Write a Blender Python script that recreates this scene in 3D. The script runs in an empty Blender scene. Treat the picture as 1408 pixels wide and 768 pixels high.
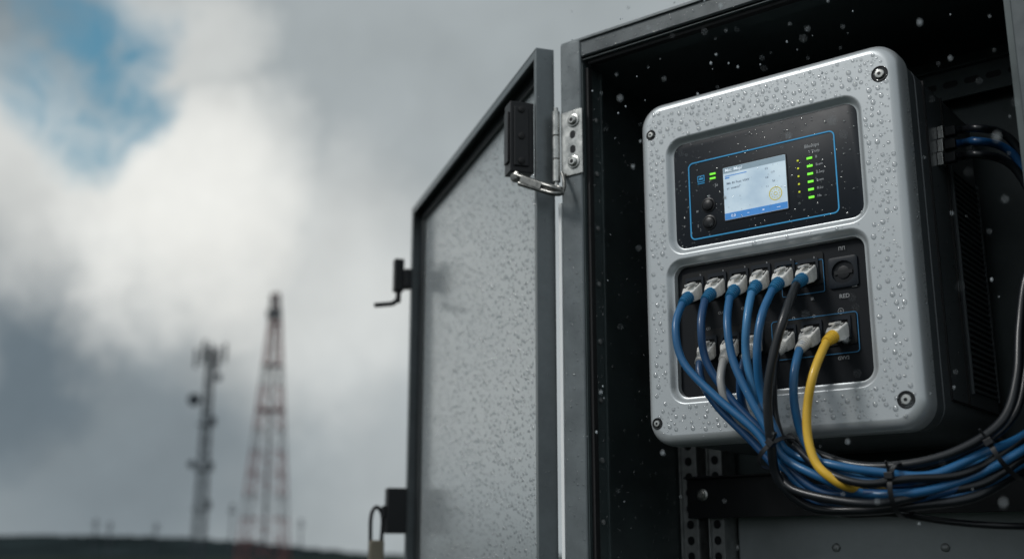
import bpy, bmesh, math, random
from mathutils import Vector, Matrix
random.seed(7)
R=math.radians
scn=bpy.context.scene; C=scn.collection
scn.view_settings.view_transform='Standard'; scn.view_settings.look='None'; scn.view_settings.exposure=0
# ------------------------------------------------------------ camera
FP=1540.0; TH=math.atan(378/FP); cT,sT=math.cos(TH),math.sin(TH)
CAM=Vector((0,0,1.6))
cd=bpy.data.cameras.new('camera'); cam=bpy.data.objects.new('camera',cd); C.objects.link(cam)
cam.location=CAM; cam.rotation_euler=(math.pi/2+TH,0,0); cd.lens=36*FP/1408; cd.clip_end=20000; cd.clip_start=.05
cd.dof.use_dof=True; cd.dof.focus_distance=1.88; cd.dof.aperture_fstop=2.1
scn.camera=cam
def ray(px,py):
    x=(px-704)/FP; y=(384-py)/FP
    return Vector((x,cT-y*sT,sT+y*cT))
C0=Vector((.0958,2.06,0)); Mc=Matrix.Translation(C0)@Matrix.Rotation(R(-38),4,'Z'); Mi=Mc.inverted()
Dh=Vector((.048,2.07,0)); AD=R(-17.6)
Md=Matrix(((math.sin(AD),-math.cos(AD),0,Dh.x),(math.cos(AD),math.sin(AD),0,Dh.y),(0,0,1,0),(0,0,0,1)))
Mdi=Md.inverted(); D2C=Mi@Md
def hit(Minv,px,py,X=None,Y=None):
    o=Minv@CAM; d=Minv.to_3x3()@ray(px,py)
    t=(Y-o.y)/d.y if Y is not None else (X-o.x)/d.x
    return o+d*t
def at(px,py,Y=None,X=None): return hit(Mi,px,py,X,Y)
def atd(px,py,X=None,Y=None): return hit(Mdi,px,py,X,Y)
# ------------------------------------------------------------ materials
def pm(name,col,rough=.5,metal=0,var=.12,bump=.0,bscale=400,vscale=6,spec=.5,coat=0,rvar=.1,emis=None,es=0,trans=0):
    m=bpy.data.materials.new(name); m.use_nodes=True; nt=m.node_tree; N=nt.nodes; L=nt.links
    b=N['Principled BSDF']; b.inputs['Metallic'].default_value=metal
    b.inputs['Specular IOR Level'].default_value=spec; b.inputs['Coat Weight'].default_value=coat
    b.inputs['Coat Roughness'].default_value=.08; b.inputs['Transmission Weight'].default_value=trans
    tc=N.new('ShaderNodeTexCoord'); n1=N.new('ShaderNodeTexNoise'); n1.inputs['Scale'].default_value=vscale
    n1.inputs['Detail'].default_value=8; n1.inputs['Roughness'].default_value=.65; L.new(tc.outputs['Object'],n1.inputs['Vector'])
    mx=N.new('ShaderNodeMix'); mx.data_type='RGBA'
    mx.inputs[6].default_value=(*[c*(1-var) for c in col],1); mx.inputs[7].default_value=(*[min(1,c*(1+var)) for c in col],1)
    mr=N.new('ShaderNodeMapRange'); mr.inputs[1].default_value=.35; mr.inputs[2].default_value=.65
    L.new(n1.outputs['Fac'],mr.inputs[0]); L.new(mr.outputs[0],mx.inputs[0]); L.new(mx.outputs[2],b.inputs['Base Color'])
    m2=N.new('ShaderNodeMapRange'); m2.inputs[1].default_value=.3; m2.inputs[2].default_value=.7
    m2.inputs[3].default_value=max(.02,rough-rvar); m2.inputs[4].default_value=min(1,rough+rvar)
    L.new(n1.outputs['Fac'],m2.inputs[0]); L.new(m2.outputs[0],b.inputs['Roughness'])
    if bump:
        n2=N.new('ShaderNodeTexNoise'); n2.inputs['Scale'].default_value=bscale; n2.inputs['Detail'].default_value=3
        L.new(tc.outputs['Object'],n2.inputs['Vector']); bp=N.new('ShaderNodeBump'); bp.inputs['Strength'].default_value=bump
        bp.inputs['Distance'].default_value=.001; L.new(n2.outputs['Fac'],bp.inputs['Height']); L.new(bp.outputs[0],b.inputs['Normal'])
    if emis:
        b.inputs['Emission Color'].default_value=(*emis,1); b.inputs['Emission Strength'].default_value=es
    return m
M={}
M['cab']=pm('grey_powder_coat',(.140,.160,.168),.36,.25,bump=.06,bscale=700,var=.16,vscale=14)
M['cabshade']=pm('shaded_grey_powder_coat',(.07,.083,.088),.36,.25,bump=.06,bscale=700,var=.18,vscale=14)  # same grey coat as the frame, with shade put into the colour
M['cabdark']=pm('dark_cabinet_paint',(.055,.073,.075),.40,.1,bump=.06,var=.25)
M['plate']=pm('grey_plate_paint',(.36,.39,.40),.4,.2,var=.15)
M['panel']=pm('door_panel_paint',(.41,.45,.465),.22,.35,var=.03,vscale=2,rvar=.03)
M['sealshade']=pm('dark_seal_shade',(.03,.035,.037),.4,.1)  # seal strip, dark with the shade inside the door edge
M['black']=pm('black_plastic',(.012,.013,.015),.4,0,bump=.05,spec=.3)
M['rubber']=pm('black_rubber',(.01,.01,.011),.7)
M['white']=pm('white_gap_light',(.88,.9,.9),.4,var=.03)  # brightness of the door gap put into the colour
M['steel']=pm('zinc_steel',(.5,.5,.48),.3,.9,var=.2,vscale=60)
M['wsteel']=pm('worn_dark_steel',(.22,.22,.21),.34,.9,var=.3,vscale=90)
M['dsteel']=pm('dull_galvanised_steel',(.38,.39,.39),.45,.6,var=.25,vscale=40)
M['cover']=pm('silver_grey_housing',(.50,.53,.545),.36,.4,var=.02,vscale=5,rvar=.02)
M['body']=pm('charcoal_housing',(.095,.108,.116),.40,.1,bump=.08,bscale=900)
M['inner']=pm('dark_panel_face',(.011,.015,.021),.42,0,spec=.22,bump=.02,rvar=.06)
M['recess']=pm('dark_screw_recess',(.02,.022,.024),.5,spec=.2)
M['port']=pm('port_panel_face',(.007,.009,.012),.5,0,spec=.18)
M['sock']=pm('socket_plastic',(.006,.007,.008),.45,0,spec=.25)
M['cyan']=pm('glowing_blue_print',(.02,.26,.50),.4,emis=(.02,.28,.6),es=.22)  # print with a faint glow added
M['dcyan']=pm('dim_blue_print',(.015,.17,.36),.45)
M['print']=pm('white_print',(.36,.38,.40),.5)
M['dprint']=pm('dim_white_print',(.28,.29,.30),.5)
M['green']=pm('green_led',(.1,.6,.05),.3,emis=(.22,.85,.04),es=.85)
M['yellowled']=pm('yellow_led',(.5,.5,.03),.3,emis=(.7,.8,.03),es=.4)
M['sblue']=pm('screen_blue',(.05,.2,.5),.3,emis=(.05,.22,.55),es=.5)
M['stext']=pm('screen_text',(.1,.16,.25),.4)
M['sgold']=pm('screen_gold',(.6,.5,.08),.3,emis=(.6,.55,.12),es=.3)
M['swhite']=pm('screen_white',(.7,.75,.8),.3,emis=(.7,.8,.9),es=.5)
M['stitle']=pm('screen_title_strip',(.22,.30,.36),.3,emis=(.22,.30,.36),es=.4)
M['plug']=pm('pale_plastic_plug',(.74,.73,.70),.25,0,vscale=80,var=.06)
M['conc']=pm('plinth_concrete',(.3,.29,.27),.9,bump=.5,bscale=60)
M['towg']=pm('tower_grey_steel',(.055,.065,.075),.9,.0,spec=.1)
M['towr']=pm('tower_muted_red_paint',(.20,.075,.075),.9,spec=.1); M['toww']=pm('tower_white_paint',(.24,.25,.26),.9,spec=.1)  # the red is one even muted tone
M['ant']=pm('antenna_plastic',(.055,.065,.075),.9,spec=.1)
M['hill']=pm('dark_hill_vegetation',(.020,.028,.030),1,vscale=.02,var=.4,spec=0)
M['ground']=pm('dark_grassland',(.026,.034,.028),1,vscale=.05,var=.4,spec=0)
M['brass']=pm('padlock_metal',(.25,.22,.17),.35,.9)
def screenmat():
    m=bpy.data.materials.new('lit_screen'); m.use_nodes=True; nt=m.node_tree; N=nt.nodes; L=nt.links; b=N['Principled BSDF']
    tc=N.new('ShaderNodeTexCoord'); nz=N.new('ShaderNodeTexNoise'); nz.inputs['Scale'].default_value=14; nz.inputs['Detail'].default_value=4
    L.new(tc.outputs['Object'],nz.inputs['Vector']); cr=N.new('ShaderNodeValToRGB')
    cr.color_ramp.elements[0].position=.35; cr.color_ramp.elements[0].color=(.34,.44,.53,1)
    cr.color_ramp.elements[1].position=.65; cr.color_ramp.elements[1].color=(.52,.62,.68,1)
    L.new(nz.outputs['Fac'],cr.inputs[0]); L.new(cr.outputs[0],b.inputs['Base Color']); L.new(cr.outputs[0],b.inputs['Emission Color'])
    b.inputs['Emission Strength'].default_value=.6; b.inputs['Roughness'].default_value=.15
    return m
M['screen']=screenmat()
def cordmat(name,col,ink,rough=.36):
    m=bpy.data.materials.new(name); m.use_nodes=True; nt=m.node_tree; N=nt.nodes; L=nt.links; b=N['Principled BSDF']
    b.inputs['Roughness'].default_value=rough; b.inputs['Coat Weight'].default_value=.15; b.inputs['Specular IOR Level'].default_value=.4
    uv=N.new('ShaderNodeUVMap'); uv.uv_map='UVMap'; sp=N.new('ShaderNodeSeparateXYZ'); L.new(uv.outputs[0],sp.inputs[0])
    mp=N.new('ShaderNodeMapping'); mp.inputs['Scale'].default_value=(18,330,1); L.new(uv.outputs[0],mp.inputs[0])
    nz=N.new('ShaderNodeTexNoise'); nz.inputs['Scale'].default_value=1; nz.inputs['Detail'].default_value=1; L.new(mp.outputs[0],nz.inputs['Vector'])
    def mth(op,a,bb=None,cc=None):
        n=N.new('ShaderNodeMath'); n.operation=op
        for i,v in enumerate((a,bb,cc)):
            if v is None: continue
            if isinstance(v,(int,float)): n.inputs[i].default_value=v
            else: L.new(v,n.inputs[i])
        return n.outputs[0]
    t=mth('GREATER_THAN',nz.outputs['Fac'],.47)
    band=mth('LESS_THAN',mth('ABSOLUTE',mth('SUBTRACT',mth('FRACT',mth('MULTIPLY',sp.outputs[0],3.0)),.5)),.27)
    seg=mth('LESS_THAN',mth('FRACT',mth('MULTIPLY',sp.outputs[1],7.0)),.5)
    fac=mth('MULTIPLY',mth('MULTIPLY',t,band),mth('MULTIPLY',seg,.9))
    n2=N.new('ShaderNodeTexNoise'); n2.inputs['Scale'].default_value=20; tc=N.new('ShaderNodeTexCoord'); L.new(tc.outputs['Object'],n2.inputs['Vector'])
    m0=N.new('ShaderNodeMix'); m0.data_type='RGBA'; m0.inputs[6].default_value=(*[c*.7 for c in col],1); m0.inputs[7].default_value=(*[c*1.2 for c in col],1)
    L.new(n2.outputs['Fac'],m0.inputs[0])
    mx=N.new('ShaderNodeMix'); mx.data_type='RGBA'; L.new(m0.outputs[2],mx.inputs[6]); mx.inputs[7].default_value=(*ink,1)
    L.new(fac,mx.inputs[0]); L.new(mx.outputs[2],b.inputs['Base Color'])
    return m
M['cblue']=cordmat('blue_cable_jacket',(.018,.12,.28),(.55,.65,.75)); M['cdblue']=cordmat('deep_blue_cable_jacket',(.010,.058,.155),(.4,.5,.6))
M['clblue']=cordmat('light_blue_cable_jacket',(.05,.21,.42),(.65,.75,.85))
M['cblack']=cordmat('black_cable_jacket',(.008,.010,.013),(.22,.24,.27)); M['cyellow']=cordmat('yellow_cable_jacket',(.72,.44,.04),(.06,.04,.02))
M['cgrey']=cordmat('grey_cable_jacket',(.36,.36,.35),(.1,.1,.1))
M['bblue']=pm('blue_boot',(.02,.15,.30),.4); M['bgrey']=pm('grey_boot',(.60,.59,.56),.4); M['byel']=pm('yellow_boot',(.75,.48,.05),.38)
def dropmat():
    m=bpy.data.materials.new('clear_water'); m.use_nodes=True; nt=m.node_tree; N=nt.nodes; L=nt.links
    for n in list(N):
        if n.type!='OUTPUT_MATERIAL': N.remove(n)
    out=[n for n in N][0]
    lw=N.new('ShaderNodeLayerWeight'); lw.inputs[0].default_value=.5
    cr=N.new('ShaderNodeValToRGB'); cr.color_ramp.elements[0].position=.1; cr.color_ramp.elements[0].color=(1,1,1,1)
    cr.color_ramp.elements[1].position=.8; cr.color_ramp.elements[1].color=(.50,.53,.55,1); L.new(lw.outputs['Facing'],cr.inputs[0])
    tr=N.new('ShaderNodeBsdfTransparent'); L.new(cr.outputs[0],tr.inputs[0])
    gl=N.new('ShaderNodeBsdfGlossy'); gl.inputs['Roughness'].default_value=.045
    mr=N.new('ShaderNodeMapRange'); mr.inputs[3].default_value=.15; mr.inputs[4].default_value=.38; L.new(lw.outputs['Facing'],mr.inputs[0])
    mx=N.new('ShaderNodeMixShader'); L.new(mr.outputs[0],mx.inputs[0]); L.new(tr.outputs[0],mx.inputs[1]); L.new(gl.outputs[0],mx.inputs[2])
    L.new(mx.outputs[0],out.inputs[0]); return m
M['water']=dropmat()
M['rain']=pm('bright_raindrop',(.62,.67,.70),.15,spec=.8,trans=.4)
# ------------------------------------------------------------ object helpers
ORG={}
def thing(name,label,cat,org,group=None,world=False):
    o=bpy.data.objects.new(name,None); C.objects.link(o); o.empty_display_size=.05
    org=Vector(org)
    if world: o.location=org
    else: o.location=Mc@org; o.rotation_euler=(0,0,R(-38))
    o['label']=label; o['category']=cat
    if group: o['group']=group
    ORG[o.name]=org; return o
def obj(name,bm,mat,parent=None,bev=0,ang=35,xf=None,kind=None,label=None,wn=False):
    me=bpy.data.meshes.new(name)
    if xf is not None: bm.transform(xf)
    org=Vector((0,0,0))
    if parent is not None:
        org=ORG.get(parent.name,org); bm.transform(Matrix.Translation(-org))
    if kind!='stuff': bmesh.ops.recalc_face_normals(bm,faces=bm.faces)
    bm.to_mesh(me); bm.free()
    for m in (mat if isinstance(mat,list) else [mat]): me.materials.append(m)
    for p in me.polygons: p.use_smooth=True
    me.set_sharp_from_angle(angle=R(ang))
    o=bpy.data.objects.new(name,me); C.objects.link(o)
    if parent is not None: o.parent=parent; ORG[o.name]=org
    if bev:
        b=o.modifiers.new('bevel','BEVEL'); b.width=bev; b.segments=2; b.limit_method='ANGLE'; b.angle_limit=R(40)
    if wn or bev:
        w=o.modifiers.new('wn','WEIGHTED_NORMAL'); w.keep_sharp=True
    if kind: o['kind']=kind
    if label: o['label']=label
    return o
def box(bm,x0,x1,y0,y1,z0,z1,mi=0):
    v=[bm.verts.new((x,y,z)) for x in (x0,x1) for y in (y0,y1) for z in (z0,z1)]
    for f in ((0,1,3,2),(4,6,7,5),(0,4,5,1),(2,3,7,6),(0,2,6,4),(1,5,7,3)):
        bm.faces.new([v[i] for i in f]).material_index=mi
def frame_of(d):
    d=d.normalized(); a=Vector((0,0,1)) if abs(d.z)<.9 else Vector((1,0,0))
    s=d.cross(a).normalized(); u=s.cross(d).normalized(); return s,u,d
def loft(bm,loops,cap0=True,cap1=True,mi=0):
    vs=[[bm.verts.new(p) for p in l] for l in loops]; n=len(vs[0])
    for a,b in zip(vs,vs[1:]):
        for i in range(n): bm.faces.new((a[i],a[(i+1)%n],b[(i+1)%n],b[i])).material_index=mi
    if cap0: bm.faces.new(vs[0][::-1]).material_index=mi
    if cap1: bm.faces.new(vs[-1]).material_index=mi
    return vs
def cyl(bm,p0,p1,r0,r1=None,seg=16,mi=0):
    p0=Vector(p0);p1=Vector(p1); r1=r0 if r1 is None else r1; s,u,_=frame_of(p1-p0)
    L=[[p+(s*math.cos(2*math.pi*i/seg)+u*math.sin(2*math.pi*i/seg))*r for i in range(seg)] for p,r in ((p0,r0),(p1,r1))]
    loft(bm,L,mi=mi)
def lathe(bm,p0,d,prof,seg=20,mi=0):
    s,u,d=frame_of(Vector(d)); p0=Vector(p0)
    loft(bm,[[p0+d*t+(s*math.cos(2*math.pi*i/seg)+u*math.sin(2*math.pi*i/seg))*r for i in range(seg)] for t,r in prof],mi=mi)
def obox(bm,p0,p1,w,h,w1=None,h1=None,mi=0,ch=.07):
    p0=Vector(p0);p1=Vector(p1); s,u,d=frame_of(p1-p0); w1=w if w1 is None else w1; h1=h if h1 is None else h1
    def lp(p,w,h):
        c=min(w,h)*ch; pts=[(-w/2+c,-h/2),(w/2-c,-h/2),(w/2,-h/2+c),(w/2,h/2-c),(w/2-c,h/2),(-w/2+c,h/2),(-w/2,h/2-c),(-w/2,-h/2+c)]
        return [p+s*a+u*b for a,b in pts]
    loft(bm,[lp(p0,w,h),lp(p1,w1,h1)],mi=mi)
def smoothpath(P,step=6):
    P=[Vector(p) for p in P]; Q=[P[0]*2-P[1]]+P+[P[-1]*2-P[-2]]; out=[]
    for i in range(1,len(Q)-2):
        for k in range(step):
            t=k/step; a,b,c,d=Q[i-1:i+3]
            out.append(.5*((2*b)+(c-a)*t+(2*a-5*b+4*c-d)*t*t+(3*b-a-3*c+d)*t**3))
    out.append(P[-1]); return out
def tube(bm,P,r,seg=12,closed=False):
    uvl=bm.loops.layers.uv.verify(); n=len(P); prev=None; rings=[]; ln=random.random(); lens=[]
    for i,p in enumerate(P):
        t=(P[(i+1)%n]-P[i-1]) if closed else (P[min(i+1,n-1)]-P[max(i-1,0)])
        t.normalize()
        if prev is None: prev=frame_of(t)[0]
        s=(prev-t*prev.dot(t)).normalized(); u=t.cross(s); prev=s
        rings.append([bm.verts.new(p+(s*math.cos(2*math.pi*k/seg)+u*math.sin(2*math.pi*k/seg))*r) for k in range(seg)])
        lens.append(ln); 
        if i<n-1: ln+=(P[i+1]-p).length
    m=n if closed else n-1
    for i in range(m):
        a,b=rings[i],rings[(i+1)%n]
        for k in range(seg):
            f=bm.faces.new((a[k],a[(k+1)%seg],b[(k+1)%seg],b[k]))
            l1=lens[(i+1)%n] if i<n-1 else ln
            for lp,uv in zip(f.loops,((k/seg,lens[i]),((k+1)/seg,lens[i]),((k+1)/seg,l1),(k/seg,l1))): lp[uvl].uv=uv
    if not closed: bm.faces.new(rings[0][::-1]); bm.faces.new(rings[-1])
def rr(cx,cz,hw,hh,r,n=8):
    out=[]
    for qx,qz,a0 in ((1,1,0),(-1,1,90),(-1,-1,180),(1,-1,270)):
        for k in range(n+1):
            a=R(a0+90*k/n); out.append((cx+qx*(hw-r)+r*math.cos(a),cz+qz*(hh-r)+r*math.sin(a)))
    return out
def rl(y,*a): return [Vector((x,y,z)) for x,z in rr(*a)]
def ring(bm,y,cx,cz,hw,hh,r,w,t=.0006):
    o=rr(cx,cz,hw,hh,r); i=rr(cx,cz,hw-w,hh-w,max(r-w,.0005))
    loft(bm,[[Vector((x,y,z)) for x,z in o],[Vector((x,y-t,z)) for x,z in o],[Vector((x,y-t,z)) for x,z in i],[Vector((x,y,z)) for x,z in i]],False,False)
def text(bm,s,x,z,size,y,align='CENTER',mi=0):
    cu=bpy.data.curves.new('t','FONT'); cu.body=s; cu.size=size; cu.align_x=align; cu.align_y='CENTER'; cu.resolution_u=2; cu.offset=size*.012
    ob=bpy.data.objects.new('t',cu); C.objects.link(ob); dg=bpy.context.evaluated_depsgraph_get()
    me=bpy.data.meshes.new_from_object(ob.evaluated_get(dg)); base={}
    for v in me.vertices: base[v.index]=bm.verts.new((x+v.co.x,y,z+v.co.y))
    for p in me.polygons:
        try: bm.faces.new([base[i] for i in p.vertices]).material_index=mi
        except ValueError: pass
    bpy.data.objects.remove(ob); bpy.data.curves.remove(cu); bpy.data.meshes.remove(me)
def drops(name,pts,parent,mat=None,xf=None,flat=.55):
    bm=bmesh.new(); S=10; H={}; cs=.012
    pts=sorted(pts,key=lambda q:-q[2])
    for p,n,r,st in pts:
        key=(int(p.x//cs),int(p.y//cs),int(p.z//cs)); ok=True
        for a in (-1,0,1):
            for b_ in (-1,0,1):
                for c_ in (-1,0,1):
                    for (q,rq) in H.get((key[0]+a,key[1]+b_,key[2]+c_),()):
                        if (q-p).length<(r+rq)*1.3: ok=False
        if not ok: continue
        H.setdefault(key,[]).append((p,r*st))
        n=n.normalized(); t=(Vector((0,0,1)) if abs(n.z)<.9 else Vector((1,0,0))).cross(n).normalized(); b=n.cross(t)
        j=random.uniform(-.06,.06)
        L=[]
        for rad,h in ((1,0),(.90,.44),(.62,.78),(.28,.96)):
            L.append([bm.verts.new(p+t*(math.cos(2*math.pi*k/S)*r*rad)+b*((math.sin(2*math.pi*k/S)*st+j*math.cos(4*math.pi*k/S))*r*rad)+n*(h*r*flat)) for k in range(S)])
        for a,c in zip(L,L[1:]):
            for k in range(S): bm.faces.new((a[k],a[(k+1)%S],c[(k+1)%S],c[k]))
        bm.faces.new(L[-1])
    return obj(name,bm,mat or M['water'],parent,xf=xf,kind='stuff',ang=85)
def rsz(a,b,e=3): return a+(b-a)*random.random()**e
# ------------------------------------------------------------ cabinet
ZT=1.6+.987; ZB=.70; XR=.82; XE=1.14; DP=.48
cab=thing('equipment_cabinet','grey steel outdoor equipment cabinet standing open, wet with rain','cabinet',(0,0,0))
bm=bmesh.new(); box(bm,.0,.008,.045,DP,ZB,ZT-.002); obj('side_wall',bm,M['cab'],cab,.001)
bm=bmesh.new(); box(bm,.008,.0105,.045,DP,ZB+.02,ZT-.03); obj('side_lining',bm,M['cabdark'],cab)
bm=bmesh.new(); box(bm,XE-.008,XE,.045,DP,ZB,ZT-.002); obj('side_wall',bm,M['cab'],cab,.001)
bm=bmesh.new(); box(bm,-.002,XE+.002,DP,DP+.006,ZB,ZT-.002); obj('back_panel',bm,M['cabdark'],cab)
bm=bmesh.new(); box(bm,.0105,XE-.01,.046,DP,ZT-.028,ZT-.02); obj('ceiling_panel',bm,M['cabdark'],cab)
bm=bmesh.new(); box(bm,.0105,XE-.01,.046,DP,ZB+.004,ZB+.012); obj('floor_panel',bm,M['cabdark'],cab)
bm=bmesh.new(); box(bm,-.001,XE+.001,.004,DP+.01,ZT-.018,ZT+.004); obj('roof',bm,M['cab'],cab,.002)
bm=bmesh.new()
box(bm,0,.048,0,.044,ZB,ZT-.0005); box(bm,.0482,XE-.0482,.0002,.044,ZB,ZB+.05)
box(bm,XE-.048,XE,0,.044,ZB,ZT-.0005); obj('front_frame',bm,M['cab'],cab,.003)
bm=bmesh.new(); box(bm,.0482,XE-.0482,.0002,.044,ZT-.040,ZT-.0007); obj('top_rail',bm,M['cabshade'],cab,.003)
bm=bmesh.new(); box(bm,.0487,XE-.0487,-.004,.0000,ZT-.007,ZT-.001); obj('drip_edge',bm,M['cab'],cab,.001)
bm=bmesh.new(); box(bm,-.0075,-.0005,-.001,.003,ZB+.02,ZT-.33); obj('gap_light_strip',bm,M['white'],cab,.0005,label='thin white strip standing in for bright sky in the hinge side gap')  # added strip, stands in for sky light through the door gap
bm=bmesh.new(); box(bm,XR+.014,XR+.07,.0004,.044,ZB+.0505,ZT-.0485); obj('middle_post',bm,M['cabshade'],cab,.002)
bm=bmesh.new(); box(bm,XR+.0705,XE-.0485,.003,.006,ZB+.0505,ZT-.0485); obj('fixed_front_panel',bm,M['cab'],cab)
bm=bmesh.new(); box(bm,.0485,.0505,.004,.075,ZB+.051,ZT-.052); box(bm,.0505,.056,.06,.062,ZB+.051,ZT-.055)
box(bm,.0507,XR+.0135,.004,.075,ZT-.046,ZT-.044); box(bm,XR+.004,XR+.0138,.006,.05,ZB+.052,ZT-.053)
obj('inner_lip',bm,M['cabdark'],cab,.0006)
bm=bmesh.new(); box(bm,.0507,.058,.012,.026,ZB+.055,ZT-.06); box(bm,.058,XR+.003,.012,.026,ZT-.0535,ZT-.0462)
obj('door_gasket',bm,M['rubber'],cab,.001)
for k in range(9):
    bm=bmesh.new(); z=ZT-.16-.11*k; lathe(bm,(.0508,.045,z),(1,0,0),[(0,.005),(.003,.005),(.0042,.003)],12); obj('rivet',bm,M['dsteel'],cab)
pl=thing('concrete_plinth','square concrete plinth under the grey cabinet','plinth',(0,0,0))
bm=bmesh.new(); box(bm,-.05,XE+.05,-.05,DP+.06,0,ZB-.05); box(bm,-.01,XE+.01,.0,DP+.02,ZB-.05,ZB-.002); obj('plinth_block',bm,M['conc'],pl,.01)
def hinge(z):
    bm=bmesh.new(); h=.066
    box(bm,.002,.052,-.0035,-.0003,z-h,z+h)
    hg=obj('hinge',bm,M['steel'],cab,.001)
    for a,b in ((-.075,-.03),(-.028,.018),(.02,.07)):
        bm=bmesh.new(); cyl(bm,(-.006,-.008,z+a),(-.006,-.008,z+b),.0078,seg=20); obj('hinge_knuckle',bm,M['steel'],hg,.0008)
    bm=bmesh.new(); cyl(bm,(-.006,-.008,z-.092),(-.006,-.008,z+.078),.0045,seg=12)
    obj('hinge_pin',bm,M['steel'],hg)
    for dz in (-.041,.044):
        bm=bmesh.new(); lathe(bm,(.032,-.0036,z+dz),(0,-1,0),[(0,.0135),(.0015,.0135),(.002,.0125),(.0022,.0095),(.006,.009),(.0078,.0065),(.0078,.004),(.005,.0038)],24)
        obj('hinge_screw',bm,M['steel'],hg)
        bm=bmesh.new(); lathe(bm,(.032,-.0125+.004,z+dz),(0,-1,0),[(0,.0042),(.0032,.0042)],6); obj('screw_socket',bm,M['black'],hg)
    for dz in (.016,-.014):
        bm=bmesh.new(); loft(bm,[rl(-.0037,.030,z+dz,.006,.008,.0055,4),rl(-.0041,.030,z+dz,.006,.008,.0055,4)]); obj('slot_hole',bm,M['black'],hg)
hinge(at(801,193,Y=0).z); hinge(1.2)
# ------------------------------------------------------------ door
LD=1.133; DT=atd(741,66,X=0).z; T=.038
bm=bmesh.new(); box(bm,.003,LD-.003,-T,-T+.004,ZB+.03,DT-.003)
door=obj('door',bm,M['panel'],cab,xf=D2C,label='open steel door with wet pale inner face')
bm=bmesh.new()
box(bm,0,.003,-T,0,ZB+.03,DT); box(bm,LD-.003,LD,-T,0,ZB+.03,DT)
box(bm,.0032,LD-.0032,-T,0,DT-.003,DT-.0003); box(bm,.0032,LD-.0032,-T,0,ZB+.03,ZB+.033)
box(bm,.0032,.014,-.003,-.0002,ZB+.034,DT-.0035); box(bm,LD-.02,LD-.0032,-.003,-.0002,ZB+.034,DT-.0035); box(bm,.0142,LD-.0202,-.003,-.0002,DT-.02,DT-.0035)
obj('door_rim',bm,M['cab'],door,.0008,xf=D2C)
bm=bmesh.new(); box(bm,.015,LD-.046,-T+.0045,-T+.012,DT-.042,DT-.0036); box(bm,LD-.045,LD-.0035,-T+.0045,-T+.012,ZB+.036,DT-.0038)
obj('door_seal_shade',bm,M['sealshade'],door,.003,xf=D2C)  # seal widened to draw the shadow band along the door edges
z1,z0=atd(720,137,X=.0).z,atd(720,234,X=.0).z
bm=bmesh.new(); box(bm,.012,.05,.001,.050,z0,z1); box(bm,.008,.0118,.012,.043,z0+.012,z1-.012); box(bm,.018,.042,.0505,.054,z0+.02,z1-.02)
lb=obj('latch_block',bm,M['black'],door,.003,xf=D2C)
for zz in (z1-.018,z0+.022,(z0+z1)/2):
    b=bmesh.new(); lathe(b,(.0079,.028,zz),(-1,0,0),[(0,.007),(.002,.007),(.003,.005)],16); obj('block_bolt',b,M['rubber'],door,xf=D2C)
bm=bmesh.new()
p=lambda x,y,Y=-.045: at(x,y,Y=Y)
tube(bm,smoothpath([p(708,240),p(735,250),p(760,258),p(774,264,-.03)]),.0056)
tube(bm,smoothpath([p(714,252),p(740,260),p(762,266),p(774,265,-.03)]),.0050)
lathe(bm,p(711,244,-.04),(0,-1,0),[(0,.011),(.008,.011),(.010,.007)],16); lathe(bm,p(769,263,-.03),(0,-1,0),[(0,.010),(.009,.010),(.011,.006)],16)
obox(bm,p(716,246,-.05),p(744,256,-.05),.004,.012)
tube(bm,smoothpath([p(773,265,-.03),p(776,257,-.02),p(775,245,-.012),p(773,238,-.008)]),.0035)
obj('stay_arm',bm,M['wsteel'],door)
Zf=lambda py: atd(556,py,X=LD).z
bm=bmesh.new(); box(bm,LD-.03,LD+.006,.001,.022,Zf(398),Zf(372)); box(bm,LD-.02,LD+.01,.022,.05,Zf(402),Zf(358))
box(bm,LD-.012,LD+.004,.028,.042,Zf(417),Zf(402)); h=obj('door_handle',bm,M['black'],door,.003,xf=D2C)
bm=bmesh.new(); tube(bm,smoothpath([Vector((LD,.036,Zf(412))),Vector((LD,.05,Zf(418))),Vector((LD-.005,.08,Zf(421))),Vector((LD-.01,.103,Zf(423)))]),.007); obj('handle_lever',bm,M['black'],door,xf=D2C)
bm=bmesh.new(); box(bm,LD-.03,LD+.01,.001,.056,Zf(733),Zf(671)); box(bm,LD-.02,LD+.004,.0562,.066,Zf(712),Zf(695)); obj('lower_latch',bm,M['black'],door,.003,xf=D2C)
pb=D2C@Vector((LD,.078,Zf(760)))
pk=thing('padlock','small metal padlock hanging from the lower latch of the open door','padlock',pb)
bm=bmesh.new(); box(bm,LD-.014,LD+.014,.058,.098,Zf(785),Zf(742)); obj('lock_body',bm,M['brass'],pk,.004,xf=D2C)
bm=bmesh.new(); tube(bm,smoothpath([Vector((LD,.064,Zf(744))),Vector((LD,.062,Zf(715))),Vector((LD,.068,Zf(702))),Vector((LD,.080,Zf(697))),Vector((LD,.091,Zf(703))),Vector((LD,.095,Zf(716))),Vector((LD,.094,Zf(744)))]),.0055); obj('shackle',bm,M['black'],pk,xf=D2C)
pts=[]
for i in range(9000):
    x=random.uniform(.02,LD-.05); z=random.uniform(1.45,DT-.045)
    pts.append((Vector((x,-T+.0041,z)),Vector((0,1,0)),rsz(.0014,.0042,2.4),random.uniform(.95,1.2)))
drops('water_drops',pts,door,xf=D2C)
pts=[]
for i in range(420):
    pts.append((Vector((random.uniform(.003,.047),-.0002,random.uniform(1.5,ZT-.01))),Vector((0,-1,0)),rsz(.0007,.0022),random.uniform(.9,1.4)))
for i in range(380): pts.append((Vector((.0110,random.uniform(.08,DP-.02),random.uniform(1.5,ZT-.08))),Vector((1,0,0)),rsz(.0010,.0034,2),random.uniform(1,1.5)))
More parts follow.
